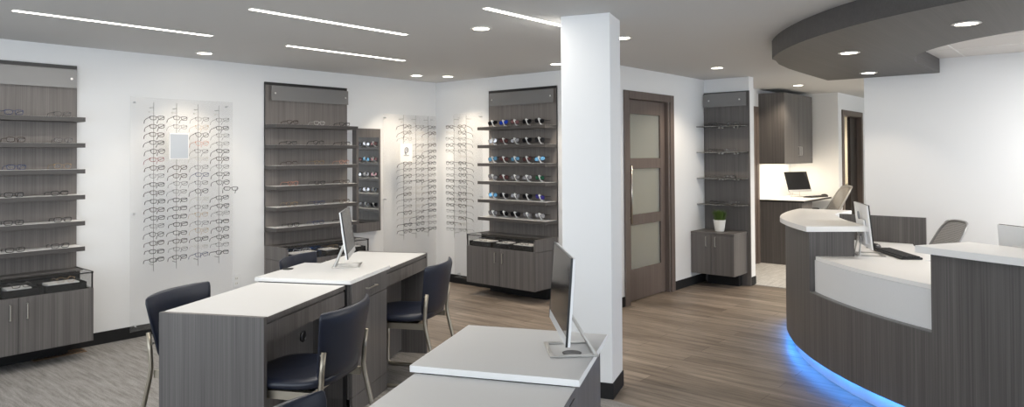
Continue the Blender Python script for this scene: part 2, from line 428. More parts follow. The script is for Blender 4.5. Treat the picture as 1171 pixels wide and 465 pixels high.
downlight(6.9, 4.35, H, 'round downlight in the room behind the glazed door', SPT*3.6, 150)
downlight(9.7, 1.75, H, 'unseen downlight added in the corridor behind the white wall', SPT*8, 150)  # added out of view to brighten the far alcove wall
downlight(9.7, .2, H, 'unseen downlight added further down the corridor', SPT*5, 150)  # second hidden lamp, added for more light towards the alcove
downlight(13.0, 3.9, H, 'unseen downlight added to light the room beyond the corridor', SPT*4, 150)  # unseen lamp added so the cream wall past the doorway looks lit
for x0_, y_, lab in [(1.26, 5.06, 'long linear ceiling light at far left'), (3.13, 5.06, 'linear ceiling light above second wall display, furthest row'),
                 (2.20, 3.96, 'linear ceiling light in the middle row'), (3.14, 2.88, 'linear ceiling light running behind the column'),
                 (.33, 3.96, 'linear ceiling light over the near left floor'), (1.27, 2.88, 'linear ceiling light over the near desk')]:
    t = thing('linear_ceiling_light', lab, 'ceiling light', (x0_, y_, H), 0, 'linear recessed ceiling lights')
    m = MB(); m.box(-.006, 1.241, -.031, -.024, -.004, 0); m.box(-.006, 1.241, .024, .031, -.004, 0); m.obj('trim_frame', 'trimwhite', t)
    box(0, 1.235, -.024, .024, -.003, -.001).obj('diffuser', 'strip', t)
    a_ = area('strip_beam', (.6175, 0, -.010), 1.2, .045, 5.5, (1.0, .95, .87)); a_.parent = t

for x_, y_, lab in [(6.45, -.75, 'unseen square panel light added behind the bulkhead'), (6.45, -2.3, 'unseen square panel light added further behind the bulkhead')]:  # unseen panels added to brighten the wall behind reception
    t = thing('added_panel_light', lab, 'ceiling light', (x_, y_, H-.013), 0, 'added panel lights in the tiled ceiling')
    m = MB(); m.box(-.30, .30, -.30, -.27, -.012, 0); m.box(-.30, .30, .27, .30, -.012, 0); m.box(-.30, -.27, -.27, .27, -.012, 0); m.box(.27, .30, -.27, .27, -.012, 0); m.obj('trim_frame', 'trimwhite', t)
    box(-.27, .27, -.27, .27, -.004, -.001).obj('diffuser', 'strip', t)
    a_ = area('added_panel_beam', (0, 0, -.016), .52, .52, 43, (1.0, .97, .93)); a_.parent = t

# ------------------------------------------------------------------ eyeglasses
def lens_outline(w, h, e, n=18):
    pts = []
    for k in range(n):
        t = 2*PI*k/n; c, s = math.cos(t), math.sin(t)
        x = math.copysign(abs(c)**(2/e), c)*w/2; z = math.copysign(abs(s)**(2/e), s)*h/2
        if s < 0: x *= .90
        pts.append((x, z))
    return pts
STY = {}
def glasses_style(key, e, h, r, colr, lensmat='lens', metal=0.0, tr=None, wl=.052):
    fm = plain(key + ' frame', colr, .3, metal=metal, var=.15)
    off = .0335; m = MB()
    for sg in (-1, 1):
        pts = [(x + sg*off, .0, z) for x, z in lens_outline(wl, h, e)]
        m.tube(pts, r, 5, closed=True)
    zb = h*.18
    m.tube([(-off+wl/2-.002, 0, zb), (0, -.002, zb+.004), (off-wl/2+.002, 0, zb)], r*1.05, 5)
    for sg in (-1, 1): m.box(sg*(off+wl/2-.003)-.004, sg*(off+wl/2-.003)+.004, -.002, .004, h*.22, h*.22+.007)
    fr = m.mesh('frame_front', fm)
    ls = []
    for sg in (-1, 1):
        q = MB(); o_ = lens_outline(wl-.002, h-.002, e)
        q.add([(x+sg*off, -.0006, z) for x, z in o_] + [(x+sg*off, .0006, z) for x, z in o_],
              [tuple(range(18)), tuple(range(35, 17, -1))] + [(i, i+18, (i+1) % 18+18, (i+1) % 18) for i in range(18)])
        ls.append(q.mesh('lens', lensmat))
    tp = []
    tr_ = tr or r
    for sg in (-1, 1):
        q = MB(); xx = sg*(off+wl/2)
        q.tube([(xx, .002, h*.26), (xx, .05, h*.26), (xx-sg*.002, .092, h*.24), (xx-sg*.004, .118, h*.05), (xx-sg*.006, .136, -h*.55)], [tr_*1.2, tr_*1.1, tr_, tr_*1.1, tr_*1.2], 5)
        tp.append(q.mesh('temple', fm))
    STY[key] = (fr, ls, tp)
glasses_style('black rectangular', 4, .032, .0025, (.010, .010, .011))
glasses_style('black round', 2.2, .041, .0023, (.010, .010, .011))
glasses_style('dark brown', 3.2, .035, .0025, (.035, .018, .012))
glasses_style('thin grey wire', 3.2, .033, .0014, (.06, .06, .065), metal=.6)
glasses_style('thin gold wire', 2.2, .042, .0012, (.42, .28, .14), metal=.7)
glasses_style('red', 3.4, .034, .0020, (.22, .012, .016))
glasses_style('clear pale', 3.0, .035, .0017, (.58, .56, .53))
glasses_style('pink gold', 2.2, .041, .0017, (.55, .24, .17))
glasses_style('navy blue', 3.4, .034, .0020, (.02, .035, .12))
def sg_lens(n, c): return plain(n, c, .12, metal=.7, spec=.8, var=.1)
SG = {}
for nm, c in [('blue mirrored', (.03, .10, .80)), ('grey mirrored', (.55, .55, .58)), ('pale blue mirrored', (.25, .60, .95)), ('dark', (.015, .015, .018)),
              ('brown', (.22, .10, .10)), ('green', (.06, .26, .14)), ('violet', (.12, .10, .55))]:
    glasses_style(nm + ' lens sun', 2.9, .042, .0026, (.02, .02, .022), lensmat=sg_lens(nm + ' lens', c), tr=.0028, wl=.058)

def put_glasses(style, loc, rz, label, group, rx=0.0, name='eyeglasses', tilt=0.0, cat='eyeglasses'):
    fr, ls, tp = STY[style]
    o = bpy.data.objects.new(name, fr); COL.objects.link(o); o.location = loc; o.rotation_euler = (rx, tilt, rz)
    tag(o, label, cat, group)
    if cat == 'sunglasses': o.scale = (1.08, 1.08, 1.08)
    for m_ in ls:
        c_ = bpy.data.objects.new('lens', m_); COL.objects.link(c_); c_.parent = o
    for m_ in tp:
        c_ = bpy.data.objects.new('temple', m_); COL.objects.link(c_); c_.parent = o
    return o
def shown(style):
    return style.replace(' lens sun', ' lens sunglasses') if 'sun' in style else style + ' eyeglasses'

# ------------------------------------------------------------------ acrylic boards with rods of eyeglasses
def board(name_label, origin, rz, W, z0, z1, rods, skip, styles, board_word, hook_dir):
    """local x along the wall (to the right as seen), local -y into the room, board sheet at y=0"""
    t = thing('acrylic_display_board', name_label, 'display board', origin, rz)
    box(0, W, 0, .006, z0, z1).obj('acrylic_sheet', 'acrylic', t, bevel=.001)
    for x, z in ((.045, z1-.045), (W-.045, z1-.045), (.045, z0+.045), (W-.045, z0+.045), (.045, (z0+z1)/2), (W-.045, (z0+z1)/2)):
        q = MB(); q.tube([(x, -.004, z), (x, .047, z)], .006, 10); q.obj('standoff_pin', 'silver', t, smooth=False)
    words = ['first rod', 'second rod', 'third rod', 'fourth rod']
    for i, rx_ in enumerate(rods):
        q = MB(); q.tube([(rx_, -.08, .565), (rx_, -.08, 2.01)], .0028, 6)
        q.tube([(rx_, -.08, 1.965), (rx_, -.001, 1.965)], .003, 6); q.tube([(rx_, -.08, .62), (rx_, -.001, .62)], .003, 6)
        q.obj('rod', 'greymetal', t)
        q = MB(); q.tube([(rx_, -.082, 1.925), (rx_+hook_dir*.045, -.10, 1.925)], .0025, 6); q.tube([(rx_+hook_dir*.040, -.10, 1.925), (rx_+hook_dir*.050, -.103, 1.925)], .006, 8)
        q.obj('rod_lock', 'steel', t)
    R = Matrix.Translation(Vector(origin)) @ Matrix.Rotation(rz, 4, 'Z')
    for i, rx_ in enumerate(rods):
        for k in range(18):
            if (i, k) in skip: continue
            st = styles(i, k)
            dx = random.uniform(-.004, .004)
            p = R @ Vector((rx_ + dx, -.152, 1.874 - .0707*k + random.uniform(-.003, .003)))
            yaw = random.uniform(-.06, .06)
            if (board_word, i, k) == ('left', 3, 9): p = R @ Vector((rx_ + .07, -.17, p.z - origin[2] + .012)); yaw = -.35
            lab = f"{shown(st)}, {ORD[k]} on {words[i]} of the {board_word} board"
            put_glasses(st, tuple(p), rz + yaw, lab, f'eyeglasses on the {board_word} acrylic board', tilt=random.uniform(-.05, .05), rx=-random.uniform(.10, .24))
    return t
r1 = random.Random(3)
def styA(i, k):
    if (i, k) == (0, 5): return 'red'
    if i == 2 and k in (0, 3, 4, 5): return ['thin grey wire', 'x', 'x', 'pink gold', 'thin grey wire', 'clear pale'][k]
    if i == 2 and k in (1, 2): return 'thin gold wire' if k == 1 else 'black round'
    if i == 2: return r1.choice(['thin grey wire', 'black round', 'thin gold wire', 'black rectangular', 'clear pale', 'navy blue'])
    return r1.choice(['black rectangular', 'black rectangular', 'black round', 'thin grey wire', 'dark brown', 'black rectangular'])
def styB(i, k): return r1.choice(['black rectangular', 'thin grey wire', 'black round', 'dark brown', 'thin grey wire', 'clear pale'])
board('large clear acrylic board with four rods of eyeglasses on left wall', (2.40, 6.30, 0), 0, .91, .06, 2.055, [.158, .352, .542, .735],
      {(1, 2), (1, 3), (1, 4), (1, 5)}, styA, 'left', -1)
board('clear acrylic board with three rods of eyeglasses beside the corner', (5.115, 6.30, 0), 0, .82, .06, 2.02, [.233, .424, .619],
      {(0, 3), (0, 4), (0, 5)}, styB, 'corner', -1)
board('clear acrylic board with two rods of eyeglasses on end wall', (5.94, 5.99, 0), -PI/2, .465, .075, 2.035, [.084, .287],
      {(0, 5)}, styB, 'end wall', 1)
# small mirror, sign and card hung on the boards
t = thing('hand_mirror', 'small rectangular mirror in white frame among the left board eyeglasses', 'mirror', (2.668, 6.17, 1.519))
box(0, .171, 0, .012, 0, .228).obj('mirror_frame', 'shelfwhite', t, bevel=.002); box(.009, .162, -.002, 0, .009, .219).obj('mirror_glass', 'mirrorblur', t)
t = thing('sign', 'white card sign with round grey emblem among corner board eyeglasses', 'sign', (5.273, 6.185, 1.465))
box(0, .178, 0, .004, 0, .213).obj('sign_card', 'paper', t)
q = MB(); ring = [(.089+.026*math.cos(a*PI/10), -.0015, .138+.030*math.sin(a*PI/10)) for a in range(20)]; q.tube(ring, .0042, 6, closed=True)
ring = [(.094+.012*math.cos(a*PI/8), -.0015, .140+.014*math.sin(a*PI/8)) for a in range(16)]; q.tube(ring, .003, 6, closed=True)
q.tube([(.064, -.0015, .135), (.066, -.0015, .105), (.084, -.0015, .088)], .0042, 6)
q.obj('emblem', 'grey', t)
q = MB(); xx = .048
for wd in (.012, .008, .010, .006, .009, .011, .007):
    q.box(xx, xx+wd*.85, -.0012, 0, .070, .080); xx += wd+.003
q.obj('printed_line', 'grey', t)
t = box(0, .006, 0, .085, 0, .052).obj('card', 'paper', loc=(5.79, 5.86, 1.498)); tag(t, 'small blank white card on the end wall board', 'card')

# ------------------------------------------------------------------ laminate wall displays with shelves and cabinets
KW = .974
SZ = [1.857, 1.654, 1.450, 1.248, 1.043, .843]
def kiosk(origin, rz, name, side):
    """side: 'L' or 'R' end of the display case closed with laminate"""
    t = thing('wall_display', f'tall grey wood laminate display panel with six shelves {name}', 'wall display', origin, rz)
    box(0, KW, -.020, 0, .30, 2.266).obj('back_panel', 'lamk', t, bevel=.001)
    q = MB(); q.box(-.0015, 0, -.021, 0, .66, 2.268); q.box(KW, KW+.0015, -.021, 0, .66, 2.268); q.box(-.0015, KW+.0015, -.021, 0, 2.2665, 2.278); q.box(.0, KW, -.0225, -.021, 2.250, 2.278); q.obj('edge_band', 'blackp', t)
    box(.045, KW-.012, -.062, -.056, 2.095, 2.243).obj('header_sign', 'frosted', t, bevel=.001)
    for x in (.085, KW-.05):
        q = MB(); q.tube([(x, -.067, 2.168), (x, -.021, 2.168)], .009, 12); q.obj('header_pin', 'steel', t)
    for z in SZ:
        s_ = box(0, KW, -.218, -.020, z-.036, z-.0015).obj('shelf', 'shelf', t, bevel=.001)
        box(.006, KW-.006, -.209, -.022, z-.0015, z-.0006).obj('shelf_liner', 'shelfwhite', s_)
    # cabinet
    cl = {'left end of left wall': 'first', }.get(name, name)
    c = thing('base_cabinet', f'grey wood laminate cabinet with glass display top {name}', 'cabinet', origin, rz)
    m = MB(); m.box(0, KW, -.385, -.022, .14, .532); m.obj('body', 'lam', c, bevel=.001)
    box(.08, KW-.08, -.10, -.022, 0, .14).obj('plinth', 'black', c)
    for k, (xa, xb, hx) in enumerate(((.001, KW/2-.0015, KW/2-.052), (KW/2+.0015, KW-.001, KW/2+.052))):
        dr = box(xa, xb, -.402, -.386, .138, .538).obj('door', 'lam', c, bevel=.001)
        q = MB(); q.tube([(hx, -.402, .495), (hx, -.424, .495), (hx, -.424, .385), (hx, -.402, .385)], .0045, 8); q.obj('handle', 'metal', dr, smooth=False)
    # display case on top: laminate end, glass end, glass front and top, black floor
    bx = MB()
    if side == 'L': bx.box(0, .022, -.395, -.022, .540, .662); gx = KW-.010
    else: bx.box(KW-.022, KW, -.395, -.022, .540, .662); gx = .004
    bx.box(0, KW, -.395, -.022, .536, .540)
    bx.obj('case_body', 'lam', c)
    box(.024, KW-.024, -.392, -.18, .5402, .5412).obj('case_lining', 'tray', c); box(.024, KW-.024, -.184, -.180, .5412, .651).obj('case_lining', 'tray', c)
    box(.001, KW-.001, -.175, -.022, .652, .661).obj('case_lid', 'lam', c, bevel=.001)
    g_ = MB(); g_.box(.004, KW-.004, -.392, -.176, .655, .661); g_.box(.004, KW-.004, -.392, -.388, .541, .655); g_.box(gx, gx+.006, -.388, -.024, .541, .655)
    g_.obj('case_glass', 'glass', c)
    e_ = MB(); e_.box(0, KW, -.397, -.392, .654, .663); e_.box(gx-.001, gx+.008, -.397, -.022, .6625, .667); e_.box(gx-.001, gx+.007, -.397, -.385, .541, .663)
    e_.obj('case_edge', 'blackp', c)
    return t, c
LOC = {'at far left': ((1.030, 6.348, 0), 0), 'between the two left wall boards': ((3.662, 6.348, 0), 0), 'on the end wall by the column': ((5.991, 5.444, 0), -PI/2)}
for nm, (o_, rz) in LOC.items():
    kiosk(o_, rz, nm, 'R' if 'end wall' in nm else 'L')
def at(o_, rz, x, y, z):
    p = Matrix.Rotation(rz, 4, 'Z') @ Vector((x, y, 0)); return (o_[0]+p.x, o_[1]+p.y, z)
# trays
def tray(o_, rz, x0, x1, label, cards):
    t = thing('display_tray', label, 'tray', at(o_, rz, x0, -.387, .5415), rz, 'black velvet trays in the display cases')
    W = x1-x0; m = MB(); m.box(0, W, 0, .20, 0, .008); m.box(0, W, 0, .008, 0, .052); m.box(0, W, .192, .20, 0, .06); m.box(0, .008, 0, .20, 0, .052); m.box(W-.008, W, 0, .20, 0, .052)
    m.obj('tray_body', 'tray', t)
    box(.03, W-.04, .03, .17, .03, .056).obj('white_pad', 'paper', t)
    return t
names = [('at far left', [(.10, .36, 'left'), (.40, .62, 'middle'), (.655, .93, 'right')]), ('between the two left wall boards', [(.06, .40, 'left'), (.44, .66, 'middle'), (.70, .94, 'right')]), ('on the end wall by the column', [(.03, .35, 'left'), (.375, .60, 'middle'), (.62, .93, 'right')])]
for nm, tl in names:
    o_, rz = LOC[nm]
    for a_, b_, w_ in tl:
        tray(o_, rz, a_, b_, f'black velvet tray with white pad, {w_} in the case {nm}'.replace('between the two left wall boards', 'between the left wall boards').replace('on the end wall by the column', 'on the end wall'), 1)
        st = random.choice(['thin gold wire', 'black rectangular', 'clear pale'])
        put_glasses(st, at(o_, rz, (a_+b_)/2+.01, -.345, .5415+.056+.020), rz, f"{shown(st)} lying on the {w_} tray pad {'at far left' if 'far' in nm else ('on left wall between boards' if 'two' in nm else 'on end wall')}", 'eyeglasses in the display cases')
# eyeglasses on the shelves of both left wall displays
shelf_word = ['top shelf', 'second shelf', 'third shelf', 'fourth shelf', 'fifth shelf', 'bottom shelf']
S1 = [['thin grey wire', 'navy blue', 'thin grey wire'], ['black rectangular', 'dark brown', 'thin grey wire'], ['black round', 'navy blue', 'thin gold wire'], ['black rectangular', 'black rectangular', 'black rectangular'], ['black rectangular', 'black rectangular', 'black rectangular'], ['dark brown', 'black rectangular', 'black rectangular']]
S2 = [['dark brown', 'clear pale', 'black rectangular'], ['black rectangular', 'black round', 'black rectangular'], ['dark brown', 'thin gold wire', 'pink gold'], ['pink gold', 'black rectangular', 'dark brown'], ['thin gold wire', 'navy blue', 'dark brown'], ['black rectangular', 'navy blue', 'black rectangular']]
for nm, SS, disp, xs in (('at far left', S1, 'far left display', (.20, .515, .815)), ('between the two left wall boards', S2, 'second display', (.19, .50, .815))):
    o_, rz = LOC[nm]
    for k in range(6):
        for j, x in enumerate(xs):
            st = SS[k][j]; hgt = {'black rectangular': .031, 'black round': .041, 'dark brown': .035, 'thin grey wire': .033, 'thin gold wire': .042, 'clear pale': .035, 'pink gold': .041, 'navy blue': .034}[st]
            put_glasses(st, at(o_, rz, x+random.uniform(-.012, .012), -.200, SZ[k]+hgt/2+.004), rz+random.uniform(-.12, .12),
                        f"{shown(st)}, {['left', 'middle', 'right'][j]} on the {shelf_word[k]} of the {disp}", f'eyeglasses on the shelves of the {disp}')
# sunglasses on white nose stands on the end wall display
standm = MB()
standm.tube([(0, .062, .004), (0, .040, .014), (0, .020, .040), (0, .010, .060), (0, .012, .076)], [.009, .007, .0055, .008, .008], 8)
standm.tube([(-.018, .020, .066), (0, .010, .060), (.018, .020, .066)], .005, 6)
standm.tube([(-.020, .070, .0035), (0, .045, .0045), (.020, .070, .0035)], .0035, 6)
stand_mesh = standm.mesh('nose_stand', 'shelfwhite', True)
SS = [['dark', 'blue mirrored', 'brown', 'dark', 'dark'], ['grey mirrored', 'brown', 'grey mirrored', 'dark', 'dark'], ['pale blue mirrored', 'brown', 'pale blue mirrored', 'brown', 'pale blue mirrored'],
      ['grey mirrored', 'brown', 'grey mirrored', 'grey mirrored', 'green'], ['pale blue mirrored', 'dark', 'grey mirrored', 'dark', 'violet'], ['grey mirrored', 'dark', 'dark', 'grey mirrored', 'grey mirrored']]
o_, rz = LOC['on the end wall by the column']
pw = ['leftmost', 'second from left', 'middle', 'second from right', 'rightmost']
for k in range(6):
    for j, y in enumerate((5.30, 5.135, 4.97, 4.80, 4.625)):
        x = 5.444 - y; yaw = random.uniform(-.10, .10); st = SS[k][j] + ' lens sun'
        put_glasses(st, at(o_, rz, x, -.115, SZ[k]+.046), rz+yaw, f"{shown(st)}, {pw[j]} on the {shelf_word[k]} of the end wall display", 'sunglasses on the end wall display', name='sunglasses', cat='sunglasses', tilt=random.uniform(-.12, .12))
        s_ = bpy.data.objects.new('sunglass_stand', stand_mesh); COL.objects.link(s_); s_.location = at(o_, rz, x, -.140, SZ[k]+.001); s_.rotation_euler = (0, 0, rz+yaw)
        tag(s_, f"white nose stand, {pw[j]} on the {shelf_word[k]} of the end wall display", 'display stand', 'white nose stands under the sunglasses')

# wall mirror in a laminate box frame
t = thing('wall_mirror', 'tall narrow mirror in dark laminate box frame on left wall', 'mirror', (4.722, 6.348, .695))
W_, Z_ = .335, 1.148
m = MB(); m.box(0, .032, -.072, 0, 0, Z_); m.box(W_-.020, W_, -.072, 0, 0, Z_); m.box(.032, W_-.020, -.072, 0, 0, .10); m.box(.032, W_-.020, -.072, 0, Z_-.10, Z_)
m.obj('mirror_frame', 'lam', t, bevel=.001); box(.03, W_-.018, -.064, -.05, .095, Z_-.095).obj('mirror_glass', 'mirror', t)
# power outlet
t = thing('power_outlet', 'white power outlet plate low on the left wall', 'outlet', (3.371, 6.349, .355))
box(-.036, .036, -.006, 0, -.058, .058).obj('cover_plate', 'whitep', t, bevel=.003)
m = MB(); m.box(-.017, .017, -.009, -.006, .010, .038); m.box(-.017, .017, -.009, -.006, -.038, -.010); m.obj('socket', 'trimwhite', t, bevel=.002)
m = MB()
for zz in (.024, -.024): m.box(-.008, -.005, -.0095, -.009, zz-.006, zz+.006); m.box(.005, .008, -.0095, -.009, zz-.006, zz+.006)
m.obj('socket_slots', 'blackp', t)
# floor vent register
t = thing('floor_vent', 'brown slotted floor register beneath the far left cabinet', 'vent', (1.68, 6.19, 0))
box(0, .36, 0, .13, 0, .006).obj('vent_plate', 'brownmetal', t, bevel=.002)
m = MB()
for i in range(14): m.box(.022+i*.0235, .034+i*.0235, .02, .11, .0055, .0075)
m.obj('vent_slots', 'blackp', t)

# ------------------------------------------------------------------ glass shelf display on the stub wall
t = thing('wall_display', 'dark laminate display panel with four glass shelves beyond the door', 'wall display', (XD-.002, YC-.003, 0), -PI/2)
DW = .565
box(0.002, DW, -.020, 0, .0, 2.268).obj('back_panel', 'lam', t, bevel=.001)
box(.0, DW, -.0215, -.001, 2.268, 2.274).obj('edge_band', 'blackp', t)
box(.012, DW-.02, -.060, -.054, 2.098, 2.256).obj('header_sign', 'frosted', t, bevel=.001)
for x in (.085, DW-.10):
    q = MB(); q.tube([(x, -.066, 2.175), (x, -.021, 2.175)], .009, 12); q.obj('header_pin', 'steel', t)
DZ = [1.866, 1.560, 1.252, .946]
for z in DZ:
    s_ = box(.003, DW-.01, -.235, -.022, z-.010, z).obj('glass_shelf', 'shelfglass', t, bevel=.001)
    m = MB()
    for x in (.205, .245, .395, .435): m.tube([(x, -.05, z-.018), (x, -.021, z-.018)], .008, 10)
    m.obj('shelf_clip', 'steel', s_)
kd = (XD-.002, YC-.003, 0)
for k, z in enumerate(DZ):
    for j, (x, st) in enumerate([((.18, 'black rectangular'), (.42, 'black round')), ((.18, 'black rectangular'), (.40, 'thin grey wire')), ((.15, 'thin grey wire'), (.38, 'black rectangular')), ((.19, 'black rectangular'), (.42, 'thin grey wire'))][k]):
        put_glasses(st, at(kd, -PI/2, x, -.165, z+.020), -PI/2 + (.25 if j else -.2), f"{shown(st)}, {['left', 'right'][j]} on the {['top', 'second', 'third', 'lowest'][k]} glass shelf beyond the door", 'eyeglasses on the glass shelves')
c = thing('base_cabinet', 'dark laminate two door cabinet beneath the glass shelves', 'cabinet', kd, -PI/2)
box(.004, .525, -.385, -.021, .150, .612).obj('body', 'lam', c, bevel=.001)
box(.003, .530, -.402, -.021, .613, .634).obj('cabinet_top', 'lam', c, bevel=.001)
for xa, xb, hx in ((.005, .252, .195), (.255, .524, .305)):
    dr = box(xa, xb, -.400, -.386, .152, .608).obj('door', 'lam', c, bevel=.001)
    q = MB(); q.tube([(hx, -.400, .585), (hx, -.420, .585), (hx, -.420, .475), (hx, -.400, .475)], .0045, 8); q.obj('handle', 'metal', dr)
box(.08, .46, -.12, -.021, 0, .15).obj('plinth', 'black', c)
# potted grass on it
pt = thing('potted_grass', 'bushy green grass plant in a white pot on the cabinet', 'plant', (7.78, 3.461, .635))
MB().lathe([(.048, 0), (.052, .004), (.070, .128), (.072, .134), (.066, .134), (.064, .12), (.01, .118)], 28).obj('pot', 'pot', pt, smooth=False)
q = MB(); rg = random.Random(5)
for i in range(420):
    a = rg.uniform(0, 2*PI); r0 = rg.uniform(0, .055); ln = rg.uniform(.10, .145); out = rg.uniform(.0, .045) + r0*.5
    b0 = Vector((r0*math.cos(a), r0*math.sin(a), .115)); a2 = a + rg.uniform(-.6, .6)
    tip = b0 + Vector((out*math.cos(a2), out*math.sin(a2), ln)); mid = (b0+tip)/2 + Vector((0, 0, .012))
    s_ = Vector((-math.sin(a2), math.cos(a2), 0))*.0026
    q.add([b0-s_, b0+s_, mid+s_, mid-s_, tip], [(0, 1, 2, 3), (3, 2, 4)])
q.obj('foliage', 'grass', pt)

# ------------------------------------------------------------------ desks
def desk_side(label, group, o_, rz, L, near_end, my=.208):
    """local x along the desk, y across. near_end True: end panel at x=0, False: end panel at x=L"""
    t = thing('dispensing_desk', label, 'desk', o_, rz, group)
    D = .575; TZ = .778
    ex0, ex1 = (0, .026) if near_end else (L-.026, L)
    tx0, tx1 = (.027, L) if near_end else (0, L-.027)
    dt = box(tx0, tx1, 0, D, TZ-.024, TZ-.0012).obj('desktop', 'lam', t, bevel=.001)
    box(tx0+.001, tx1-.001, .002, D-.002, TZ-.0012, TZ).obj('desktop_surface', 'desk', dt)
    box(ex0, ex1, 0, D, .0, TZ+.002).obj('end_panel', 'lam', t, bevel=.0015)
    m = MB(); m.box(tx0, tx1, .004, .020, TZ-.122, TZ-.036); m.box(tx0, tx1, D-.020, D-.004, TZ-.122, TZ-.036); m.box(tx0, tx1, .012, D-.012, TZ-.036, TZ-.025)
    m.obj('apron', 'lam', t)
    mo = box(tx0, tx1, my, my+.018, .02, TZ-.0365).obj('modesty_panel', 'lam', t)
    gx = .75 if near_end else L*.5
    m = MB(); m.lathe([(.022, 0), (.030, .0), (.033, .006), (.026, .010), (.018, .006)], 24, Matrix.Translation((gx-.03, my-.001, .50)) @ Matrix.Rotation(PI/2, 4, 'X'))
    m.obj('cable_grommet', 'blackp', mo)
    return t
def pedestal(label, o_, rz, W, D, drawer_sides=2, sx0=.0, sx1=.0, sy0=.0, sy1=.0):
    """raised drawer unit with a thick white slab on top"""
    t = thing('drawer_pedestal', label, 'cabinet', o_, rz)
    m = MB(); m.box(0, W, .018, D-.018, .10, .780); m.box(.03, W-.03, .05, D-.05, 0, .10); m.obj('carcass', 'lam', t, bevel=.001)
    box(-.018, -.002, .03, .05, 0.0, .776).obj('gap_shade_strip', 'blackp', t); box(-.018, -.002, D-.05, D-.03, 0.0, .776).obj('gap_shade_strip', 'blackp', t)  # black strips stand in for the shaded gap beside the pedestal
    for yy, y2 in ((0, .017), (D-.017, D)):
        if drawer_sides == 1 and yy == 0:
            box(.002, W-.002, yy, y2, 0, .779).obj('side_panel', 'lam', t, bevel=.001); continue
        dr = box(.002, W-.002, yy, y2, .662, .779).obj('drawer', 'lam', t, bevel=.001)
        hy = -.022 if yy == 0 else D+.022
        q = MB(); q.tube([(W*.5-.065, yy if yy == 0 else y2, .722), (W*.5-.065, hy, .722), (W*.5+.065, hy, .722), (W*.5+.065, yy if yy == 0 else y2, .722)], .005, 8); q.obj('handle', 'metal', dr)
        box(.002, W-.002, yy, y2, .112, .658).obj('door', 'lam', t, bevel=.001)
        box(.002, W-.002, yy, y2, .0, .109).obj('kick_board', 'lam', t, bevel=.001)
    box(-sx0, W+sx1, -sy0, D+sy1, .781, .804).obj('slab_top', 'desk', t, bevel=.0015)
    m = MB(); e = .0015; m.box(-sx0-e, -sx0-.0001, -sy0-e, D+sy1+e, .7815, .8035); m.box(W+sx1+.0001, W+sx1+e, -sy0-e, D+sy1+e, .7815, .8035); m.box(-sx0, W+sx1, -sy0-e, -sy0-.0001, .7815, .8035); m.box(-sx0, W+sx1, D+sy1+.0001, D+sy1+e, .7815, .8035)
    m.obj('edge_band', 'deskedge', t)
    return t
A1 = math.radians(27.575); A2 = math.radians(24.025); O1 = (2.994, 3.655)
def L1(x, y, z=0): return (O1[0] + x*math.cos(A1) - y*math.sin(A1), O1[1] + x*math.sin(A1) + y*math.cos(A1), z)
def L2(x, y, z=0): return (x*math.cos(A2) - y*math.sin(A2), x*math.sin(A2) + y*math.cos(A2), z)
desk_side('grey laminate desk wing nearest the camera on the left island', 'desk wings', L1(-1.385, .030), A1, .84, True)
desk_side('grey laminate desk wing at the far end of the left island', 'desk wings', L1(.008, .022), A1, .842, False)
pedestal('drawer pedestal with raised white slab in the left desk island', L1(-.52, .0), A1, .52, .62, 2, sx0=.012, sx1=.060, sy0=-.004, sy1=.012)
m = MB(); m.lathe([(.001, 0), (.034, 0), (.036, .003), (.030, .004), (.001, .002)], 24, Matrix.Translation(L1(-.215, .60, .8042))); g = m.obj('desk_grommet', 'blackp'); tag(g, 'round black cable grommet on the left raised slab', 'grommet')
desk_side('light grey low desk wing at the bottom of the picture', 'desk wings', L2(1.42, .455), A2, .845, True, .235)
pedestal('drawer pedestal with raised white slab beside the column', L2(2.285, .470), A2, .56, .55, 1, sx0=.022, sx1=.020, sy0=.026, sy1=.026)

